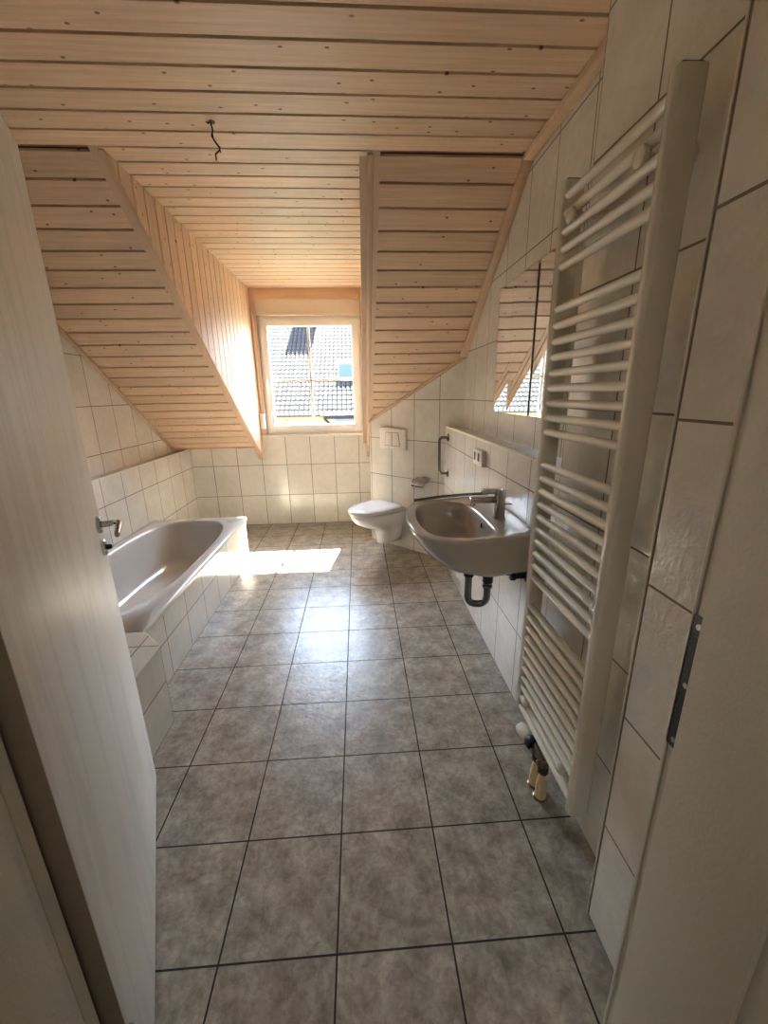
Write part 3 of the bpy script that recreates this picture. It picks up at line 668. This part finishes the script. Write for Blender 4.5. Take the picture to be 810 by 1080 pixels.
# faucet
fx, fy = 0.705, 0.985
fa = thing('faucet', 'chrome single-lever mixer tap on the washbasin', 'faucet', (fx, fy, BZ))
bm = bmesh.new(); add_lathe(bm, [(0, 0), (0.027, 0), (0.027, 0.004), (0.024, 0.008), (0.0235, 0.098), (0.0225, 0.104), (0, 0.104)], 28, Matrix.Translation((fx, fy, BZ - 0.0005))); mesh_obj('body', bm, M_DCHROME, fa, smooth=40)
bm = bmesh.new(); add_prism(bm, [(fx + 0.005, fy - 0.017, BZ + 0.072), (fx + 0.005, fy + 0.017, BZ + 0.072), (fx + 0.005, fy + 0.017, BZ + 0.098), (fx + 0.005, fy - 0.017, BZ + 0.098)], (-0.135, 0.012, -0.006), 0.005, 3); spt = mesh_obj('spout', bm, M_DCHROME, fa, smooth=40)
bm = bmesh.new(); add_lathe(bm, [(0, 0), (0.011, 0), (0.011, 0.012), (0, 0.012)], 18, Matrix.Translation((fx - 0.115, fy + 0.012, BZ + 0.056))); mesh_obj('aerator', bm, M_DCHROME, spt, smooth=40)
bm = bmesh.new(); add_lathe(bm, [(0, 0), (0.025, 0), (0.026, 0.004), (0.026, 0.024), (0.022, 0.028), (0, 0.029)], 28, Matrix.Translation((fx, fy, BZ + 0.1035))); add_prism(bm, [(fx + 0.018, fy - 0.016, BZ + 0.112), (fx + 0.018, fy + 0.016, BZ + 0.112), (fx + 0.018, fy + 0.016, BZ + 0.134), (fx + 0.018, fy - 0.016, BZ + 0.134)], (-0.098, 0.009, -0.004), 0.005, 3); mesh_obj('lever', bm, M_CHROME, fa, smooth=40)
bm = bmesh.new(); add_tube(bm, [(fx + 0.015, fy - 0.005, BZ + 0.062), (fx + 0.05, fy - 0.012, BZ + 0.064)], 0.003, 8); mesh_obj('pop_up_rod', bm, M_DCHROME, fa, smooth=40)
# siphon
tr = thing('drain_trap', 'dark chrome U-shaped drain trap under the washbasin', 'drain trap', (0.578, 0.972, 0.46))
tx, ty = 0.578, 0.972
bm = bmesh.new(); add_tube(bm, fillet([(tx, ty, 0.6835), (tx, ty, 0.452), (tx + 0.085, ty - 0.012, 0.452), (tx + 0.085, ty - 0.012, 0.560)], 0.05, 10), 0.0165, 18); ub = mesh_obj('u_bend', bm, M_GBAR, tr, smooth=50)
bm = bmesh.new(); add_tube(bm, fillet([(tx + 0.085, ty - 0.012, 0.555), (tx + 0.085, ty - 0.012, 0.640), (XR - 0.0005, ty - 0.03, 0.640)], 0.05, 10), 0.0155, 18); mesh_obj('outlet_pipe', bm, M_GBAR, tr, smooth=50)
for px_, py_, zz, hh, mt in ((tx, ty, 0.655, 0.028, M_GBAR), (tx, ty, 0.590, 0.016, M_BLACK), (tx + 0.085, ty - 0.012, 0.560, 0.045, M_BLACK), (tx + 0.085, ty - 0.012, 0.535, 0.014, M_GBAR)):
    bm = bmesh.new(); add_lathe(bm, [(0, 0), (0.021, 0), (0.0235, 0.003), (0.0235, hh - 0.003), (0.021, hh), (0, hh)], 20, Matrix.Translation((px_, py_, zz))); mesh_obj('union_nut', bm, mt, tr, smooth=40)
bm = bmesh.new(); add_lathe(bm, [(0, 0), (0.034, 0), (0.034, 0.004), (0.02, 0.012), (0, 0.012)], 24, axis_mx((XR - 0.0003, ty - 0.03, 0.640), (-1, 0, 0))); mesh_obj('wall_rosette', bm, M_GBAR, tr, smooth=40)
for k, yy in enumerate((0.845, 0.895)):
    v = thing('angle_valve', ['dark angle valve under the washbasin, the nearer one', 'dark angle valve under the washbasin, beside the drain outlet'][k], 'valve', (XR, yy, 0.640), 0, 'valves under the washbasin')
    bm = bmesh.new(); add_lathe(bm, [(0, 0), (0.026, 0), (0.026, 0.003), (0.014, 0.008), (0, 0.008)], 18, axis_mx((XR, yy, 0.640), (-1, 0, 0))); add_tube(bm, [(XR, yy, 0.640), (XR - 0.05, yy, 0.640)], 0.011); add_tube(bm, [(XR - 0.032, yy, 0.640), (XR - 0.032, yy, 0.6845)], 0.008); mesh_obj('valve_body', bm, M_DARKMETAL, v, smooth=50)
    bm = bmesh.new(); add_lathe(bm, [(0, 0), (0.016, 0), (0.018, 0.006), (0.016, 0.022), (0, 0.024)], 12, axis_mx((XR - 0.048, yy, 0.640), (-1, 0, 0))); mesh_obj('knob', bm, M_BLACK, v, smooth=40)

# ------------------------------------------------------------------ mirror doors
mc = thing('mirror_cabinet', 'three-door mirror cabinet above the tiled ledge reflecting the window', 'mirror cabinet', (XU, 1.07, 1.297))
MXF = 0.782
bm = bmesh.new(); add_box(bm, MXF + 0.010, XU - 0.001, 0.806, 1.368, 1.299, 1.850, 0.002); mesh_obj('cabinet_body', bm, M_MIRRORBODY, mc, smooth=40)  # dark body colour stands in for shade in the deep door gaps
bm = bmesh.new(); add_box(bm, MXF + 0.008, XU - 0.001, 0.796, 0.8055, 1.299, 1.850, 0.001); mesh_obj('side_panel', bm, M_RAD, mc)
for y0, y1, tilt in ((1.202, 1.372, 1.55), (0.950, 1.198, -0.5), (0.800, 0.938, -1.2)):
    bm = bmesh.new(); add_box(bm, -0.004, 0.0, -(y1 - y0) / 2, (y1 - y0) / 2, 1.297, 1.853)
    bm.transform(Matrix.Translation((MXF + 0.004, (y0 + y1) / 2, 0)) @ Matrix.Rotation(math.radians(tilt), 4, 'Z'))
    mesh_obj('mirror_door', bm, M_MIRROR, mc)

# ------------------------------------------------------------------ towel radiator
ra = thing('towel_radiator', 'tall white ladder towel radiator on the right wall', 'radiator', (0.71, 0.39, 0.18))
RY0, RY1, RZ0, RZ1 = 0.188, 0.598, 0.178, 1.948
for yy in (RY0, RY1):
    bm = bmesh.new()
    prof = [(0.684, -0.006), (0.690, -0.0165), (0.702, -0.0175), (0.738, -0.0175), (0.742, -0.013), (0.742, 0.013), (0.738, 0.0175), (0.702, 0.0175), (0.690, 0.0165), (0.684, 0.006)]
    add_prism(bm, [(x, yy + d, RZ0) for x, d in prof], (0, 0, RZ1 - RZ0), 0.003); mesh_obj('upright', bm, M_RAD, ra, smooth=35)
bars = [1.910 - 0.044 * k for k in range(5)] + [1.623 - 0.0444 * k for k in range(9)] + [1.161 - 0.0443 * k for k in range(10)] + [0.649 - 0.0436 * k for k in range(11)]
bar0 = None
for zz in bars:
    if bar0 is None:
        bm = bmesh.new(); add_tube(bm, [(0.700, RY0 + 0.010, zz), (0.700, RY1 - 0.010, zz)], 0.0118, 18); bar0 = mesh_obj('bar', bm, M_RAD, ra, smooth=50); z_first = zz
    else:
        c = bar0.copy(); col.objects.link(c); c.parent = ra; c.location = (0, 0, zz - z_first)
for yy in (0.250, 0.530):
    for zz in (1.843, 0.280):
        bm = bmesh.new(); add_lathe(bm, [(0, 0), (0.018, 0), (0.020, 0.004), (0.020, 0.010), (0.015, 0.014), (0, 0.014)], 20, axis_mx((0.690, yy, zz), (-1, 0, 0)))
        add_tube(bm, [(0.690, yy, zz), (XR - 0.002, yy, zz)], 0.008); add_lathe(bm, [(0, 0), (0.022, 0), (0.022, 0.01), (0.018, 0.014), (0, 0.014)], 20, axis_mx((XR - 0.001, yy, zz), (-1, 0, 0)))
        mesh_obj('wall_bracket', bm, M_RAD, ra, smooth=40)
for yy in (RY0, RY1):
    bm = bmesh.new(); add_box(bm, 0.6925, 0.735, yy - 0.012, yy + 0.012, RZ1 - 0.002, RZ1 + 0.004, 0.002); mesh_obj('end_cap', bm, M_DARKMETAL, ra)
# valve block and pipes
VX = 0.705
va = thing('thermostat_valve', 'thermostat head and valve block below the towel radiator', 'radiator valve', (VX, 0.42, 0.09))
bm = bmesh.new(); add_lathe(bm, [(0, 0), (0.021, 0), (0.023, 0.004), (0.0235, 0.05), (0.020, 0.062), (0.012, 0.066), (0, 0.066)], 24, axis_mx((VX - 0.012, 0.478, 0.156), (-0.16, 1, 0.02))); mesh_obj('thermostat_head', bm, M_PLASTIC, va, smooth=40)
bm = bmesh.new(); add_lathe(bm, [(0, 0), (0.022, 0), (0.024, 0.003), (0.024, 0.024), (0.021, 0.028), (0, 0.028)], 24, axis_mx((VX - 0.0075, 0.450, 0.1555), (-0.16, 1, 0.02))); mesh_obj('collar', bm, M_BLACK, va, smooth=40)
bm = bmesh.new(); add_box(bm, VX - 0.014, VX + 0.014, 0.365, 0.450, 0.137, 0.172, 0.006); add_tube(bm, [(VX, 0.43, 0.15), (VX, 0.43, 0.1775)], 0.010); add_tube(bm, [(VX, 0.38, 0.15), (VX, 0.38, 0.1775)], 0.010); mesh_obj('valve_body', bm, M_BRASS, va, smooth=40)
for yy in (0.430, 0.380):
    bm = bmesh.new(); add_lathe(bm, [(0, 0), (0.016, 0), (0.018, 0.003), (0.018, 0.022), (0.015, 0.026), (0, 0.026)], 12, Matrix.Translation((VX, yy, 0.111))); mesh_obj('union_nut', bm, M_DARKMETAL, va, smooth=40)
    bm = bmesh.new(); add_lathe(bm, [(0, 0), (0.009, 0), (0.009, 0.014), (0, 0.014)], 16, axis_mx((VX - 0.012, yy, 0.154), (-1, 0, 0))); mesh_obj('screw_cap', bm, M_BRASS, va, smooth=40)
for k, yy in enumerate((0.430, 0.380)):
    sl_ = thing('pipe_sleeve', ['cream pipe sleeve on the floor under the radiator, the farther one', 'cream pipe sleeve on the floor under the radiator, the nearer one'][k], 'pipe sleeve', (VX, yy, 0.0), 0, 'pipe sleeves under the radiator')
    bm = bmesh.new(); add_lathe(bm, [(0, 0.003), (0.019, 0.003), (0.0195, 0.012), (0.0190, 0.060), (0.0155, 0.080), (0.012, 0.1105), (0, 0.1105)], 22, Matrix.Translation((VX, yy, 0))); mesh_obj('sleeve', bm, M_SLEEVE, sl_, smooth=40)
    bm = bmesh.new(); add_lathe(bm, [(0, 0), (0.0245, 0), (0.0245, 0.002), (0.021, 0.0045), (0, 0.0045)], 22, Matrix.Translation((VX, yy, 0))); mesh_obj('rosette', bm, M_BRASS, sl_, smooth=40)

# ------------------------------------------------------------------ bare lamp wire in the ceiling
wi = thing('ceiling_wire', 'short black cable hanging loose from the boarded ceiling', 'wire', (-0.418, 1.22, H))
wp = Vector((-0.418, 1.22, H))
bm = bmesh.new(); add_tube(bm, [wp + Vector(v) for v in ((0.014, 0, 0.002), (0.0, 0, -0.004), (0.003, 0.005, -0.025), (-0.002, 0.0, -0.045), (0.012, 0.0, -0.068), (0.024, 0.0, -0.082), (0.022, 0, -0.09), (0.006, 0.0, -0.102), (0.006, 0, -0.122))], 0.0032, 8); mesh_obj('cable', bm, M_BLACK, wi, smooth=50)
bm = bmesh.new(); add_tube(bm, [wp + Vector(v) for v in ((0.0, 0.003, -0.03), (0.004, 0, -0.055), (0.020, 0.002, -0.080), (0.026, 0, -0.098))], 0.0022, 8); add_tube(bm, [wp + Vector(v) for v in ((0.0, 0, 0.0), (-0.012, 0, -0.006), (-0.016, 0.0, 0.0))], 0.003, 8); mesh_obj('core_wire', bm, M_BLACK, wi, smooth=50)
bm = bmesh.new(); add_lathe(bm, [(0, 0), (0.012, 0), (0.012, 0.003), (0, 0.003)], 16, Matrix.Translation(wp + Vector((0.004, 0, -0.003)))); mesh_obj('cable_outlet', bm, M_BLACK, wi)

# ------------------------------------------------------------------ outside: the house across the way
HY, HZ = 20.5, 0.42          # eave line
PT = math.radians(38)
nh = thing('neighbour_house', 'house with a large tiled roof seen through the window', 'house', (0, HY + 3, -3.2))
ed = Vector((0, math.cos(PT), math.sin(PT))); en = Vector((0, -math.sin(PT), math.cos(PT)))
TWD, THD = 0.24, 0.375
bm = bmesh.new()
def prof(u):      # pantile: one round roll per tile width
    t = (u / TWD) % 1.0
    return (0.040 * math.sin(PI * t / 0.5) if t < 0.5 else 0.0) - (0.06 if t > 0.80 else 0.0)
NX0, NX1, NR = -56, 50, 32
sub = 8; us = [i * TWD / sub for i in range(NX0 * sub, NX1 * sub + 1)]
for r in range(NR):
    s0, s1 = r * THD, (r + 1) * THD + 0.03
    a_ = [bm.verts.new(Vector((u, HY, HZ)) + ed * s0 + en * (0.032 + prof(u))) for u in us]
    b_ = [bm.verts.new(Vector((u, HY, HZ)) + ed * s1 + en * (0.006 + prof(u))) for u in us]
    c_ = [bm.verts.new(Vector((u, HY, HZ)) + ed * s0 + en * (-0.005 + prof(u) * 0.6)) for u in us]
    for i in range(len(us) - 1):
        bm.faces.new((a_[i], a_[i + 1], b_[i + 1], b_[i])); bm.faces.new((c_[i], c_[i + 1], a_[i + 1], a_[i]))
rf = mesh_obj('roof', bm, M_ROOFTILE, nh, smooth=50)
x0, x1 = NX0 * TWD, NX1 * TWD; top = Vector((0, HY, HZ)) + ed * (NR * THD)
bm = bmesh.new(); add_prism(bm, [(x0, HY - 0.02, HZ - 0.05), (x0, top.y, top.z - 0.05), (x0, 2 * top.y - HY, HZ - 0.05)], (x1 - x0, 0, 0)); mesh_obj('roof_body', bm, M_ROOFTILE, nh)
bm = bmesh.new(); add_box(bm, x0 + 0.4, x1 - 0.4, HY + 0.5, 2 * top.y - HY - 0.5, -3.2, HZ - 0.05); mesh_obj('wall', bm, M_YELLOW, nh)
bm = bmesh.new(); add_tube(bm, [(x0, HY - 0.04, HZ - 0.03), (x1, HY - 0.04, HZ - 0.03)], 0.05, 12); mesh_obj('gutter', bm, M_ZINC, nh, smooth=50)
def roof_pt(u, s, n): return Vector((u, HY, HZ)) + ed * s + en * n
sk = mesh_obj('skylight', (lambda b: (add_prism(b, [roof_pt(-0.96, 2.75, 0.02), roof_pt(0.32, 2.75, 0.02), roof_pt(0.32, 4.30, 0.02), roof_pt(-0.96, 4.30, 0.02)], en * 0.16), b)[1])(bmesh.new()), M_DKROOF, nh)
bm = bmesh.new(); add_prism(bm, [roof_pt(-0.86, 2.86, 0.17), roof_pt(0.22, 2.86, 0.17), roof_pt(0.22, 3.95, 0.17), roof_pt(-0.86, 3.95, 0.17)], en * 0.02); mesh_obj('pane', bm, M_SKYGLASS, sk)
bm = bmesh.new(); cu, cs = -2.55, 10.6; cb = roof_pt(cu, cs, 0); add_box(bm, cu - 0.65, cu + 0.65, cb.y - 0.1, cb.y + 0.8, cb.z - 0.3, cb.z + 1.7); ch = mesh_obj('chimney', bm, M_BRICK, nh)
bm = bmesh.new(); add_box(bm, cu - 0.72, cu + 0.72, cb.y - 0.17, cb.y + 0.87, cb.z + 1.7, cb.z + 1.82); mesh_obj('chimney_cap', bm, M_ZINC, ch)
# garden ground, shrubs, lean-to
bm = bmesh.new(); add_box(bm, -40, 40, 5, 60, -3.4, -3.2); structure(mesh_obj('ground', bm, M_GRASS))
def shrub(name, label, x, y, z0, h, r, n):
    t = thing(name, label, 'shrub', (x, y, z0), 0, 'shrubs below the neighbouring eave')
    bm = bmesh.new(); rnd = random.Random(int(x * 100) + 5)
    for k in range(n):
        th_ = rnd.uniform(0, 2 * PI); ph = math.acos(rnd.uniform(-1, 1)); rr = rnd.uniform(0.55, 1.0)
        p = Vector((x + r * rr * math.sin(ph) * math.cos(th_), y + r * rr * math.sin(ph) * math.sin(th_), z0 + h * 0.55 + h * 0.45 * rr * math.cos(ph)))
        nrm = Vector((rnd.gauss(0, 1), rnd.gauss(0, 1), rnd.gauss(0, 1) + 0.6)).normalized(); uu = nrm.orthogonal().normalized(); vv = nrm.cross(uu)
        ls = rnd.uniform(0.06, 0.13)
        bm.faces.new([bm.verts.new(p + uu * ls * a_ + vv * ls * b_) for a_, b_ in ((-1.2, 0), (-0.3, -0.5), (1.2, 0), (-0.3, 0.5))])
    mesh_obj('foliage', bm, M_LEAF, t)
    bm = bmesh.new(); add_tube(bm, [(x, y, z0), (x + 0.05, y, z0 + h * 0.4), (x, y + 0.05, z0 + h * 0.8)], [0.07, 0.05, 0.02], 8); mesh_obj('stem', bm, M_BRICK, t)
shrub('leafy_shrub', 'tall yellow-green shrub below the eave at the left of the window view', -3.25, 18.9, -3.2, 3.55, 0.75, 1100)
shrub('leafy_shrub', 'lower yellow-green shrub below the eave at the middle of the window view', -1.62, 19.35, -3.2, 3.65, 0.38, 800)
shrub('leafy_shrub', 'yellow-green shrub in front of the grey shed wall', -0.55, 15.0, -3.2, 3.45, 0.42, 800)
sh = thing('garden_shed', 'grey shed with a dark overhanging roof below the neighbouring eave', 'shed', (1.0, 17.2, -3.2))
bm = bmesh.new(); add_box(bm, -0.85, 2.9, 16.3, 18.3, -3.2, 0.47); mesh_obj('shed_wall', bm, M_GREYWALL, sh)
bm = bmesh.new(); add_prism(bm, [(-1.25, 15.8, 0.46), (-1.25, 18.5, 0.50), (-1.25, 18.5, 0.62), (-1.25, 15.8, 0.60)], (4.5, 0, 0)); mesh_obj('shed_roof', bm, M_DKROOF, sh)
bm = bmesh.new(); add_tube(bm, [(-1.2, 15.9, 0.46), (-0.84, 16.25, 0.0)], 0.05, 8); mesh_obj('roof_brace', bm, M_DKROOF, sh)

# ------------------------------------------------------------------ light
w = bpy.data.worlds.new('sky'); sc.world = w; w.use_nodes = True
nt = w.node_tree; bg = nt.nodes['Background']
tc = N(nt, 'ShaderNodeTexCoord'); sx = N(nt, 'ShaderNodeSeparateXYZ'); L(nt, tc.outputs['Generated'], sx.inputs[0])
L(nt, ramp(nt, sx.outputs[2], [(0.0, (0.90, 0.94, 1.0)), (0.35, (0.70, 0.82, 1.0)), (1.0, (0.45, 0.62, 0.98))]), bg.inputs[0]); bg.inputs[1].default_value = 14.0
sun = bpy.data.lights.new('sun', 'SUN'); sun.energy = 148.0; sun.angle = math.radians(0.53); sun.color = (1.0, 0.955, 0.89)
so_ = bpy.data.objects.new('sun', sun); col.objects.link(so_)
so_.rotation_euler = Vector((-0.175, -1.0, -1.245)).to_track_quat('-Z', 'Y').to_euler(); so_.location = (2, 15, 18)
pl = bpy.data.lights.new('window_portal', 'AREA'); pl.shape = 'RECTANGLE'; pl.size = 1.0; pl.size_y = 1.15; pl.cycles.is_portal = True
po = bpy.data.objects.new('window_portal', pl); col.objects.link(po); po.location = (-0.36, YB + 0.30, 1.57); po.rotation_euler = (math.radians(-90), 0, 0)
hl = bpy.data.lights.new('hall_fill_light', 'AREA'); hl.shape = 'DISK'; hl.size = 0.8; hl.energy = 2.6; hl.color = (1.0, 0.93, 0.84)  # added fill light behind the camera, no known lamp there
ho = bpy.data.objects.new('hall_fill_light', hl); col.objects.link(ho); ho.location = (0.15, -1.5, 2.46); ho.rotation_euler = (0, 0, 0)

# ------------------------------------------------------------------ camera
cam = bpy.data.cameras.new('camera'); co = bpy.data.objects.new('camera', cam); col.objects.link(co); sc.camera = co
p_, y_, r_ = 0.2829, -0.0578, -0.0167
cyw, syw, cp, sp_ = math.cos(y_), math.sin(y_), math.cos(p_), math.sin(p_)
fw = Vector((-syw * cp, cyw * cp, -sp_)); rt = Vector((cyw, syw, 0)); up = rt.cross(fw)
rt2 = rt * math.cos(r_) + up * math.sin(r_); up2 = up * math.cos(r_) - rt * math.sin(r_)
Mx = Matrix((rt2, up2, -fw)).transposed().to_4x4(); Mx.translation = (0.1003, -0.7028, 1.3942); co.matrix_world = Mx
cam.sensor_fit = 'VERTICAL'; cam.sensor_height = 36.0; cam.lens = 430.43 / 1080 * 36; cam.clip_start = 0.02; cam.clip_end = 200

vs = sc.view_settings; vs.view_transform = 'Standard'; vs.look = 'None'; vs.gamma = 1.0; vs.use_curve_mapping = False; vs.exposure = 1.7
cy_ = sc.cycles; cy_.use_denoising = True; cy_.max_bounces = 12; cy_.diffuse_bounces = 8; cy_.glossy_bounces = 6; cy_.transparent_max_bounces = 12; cy_.sample_clamp_indirect = 8.0; cy_.caustics_reflective = False
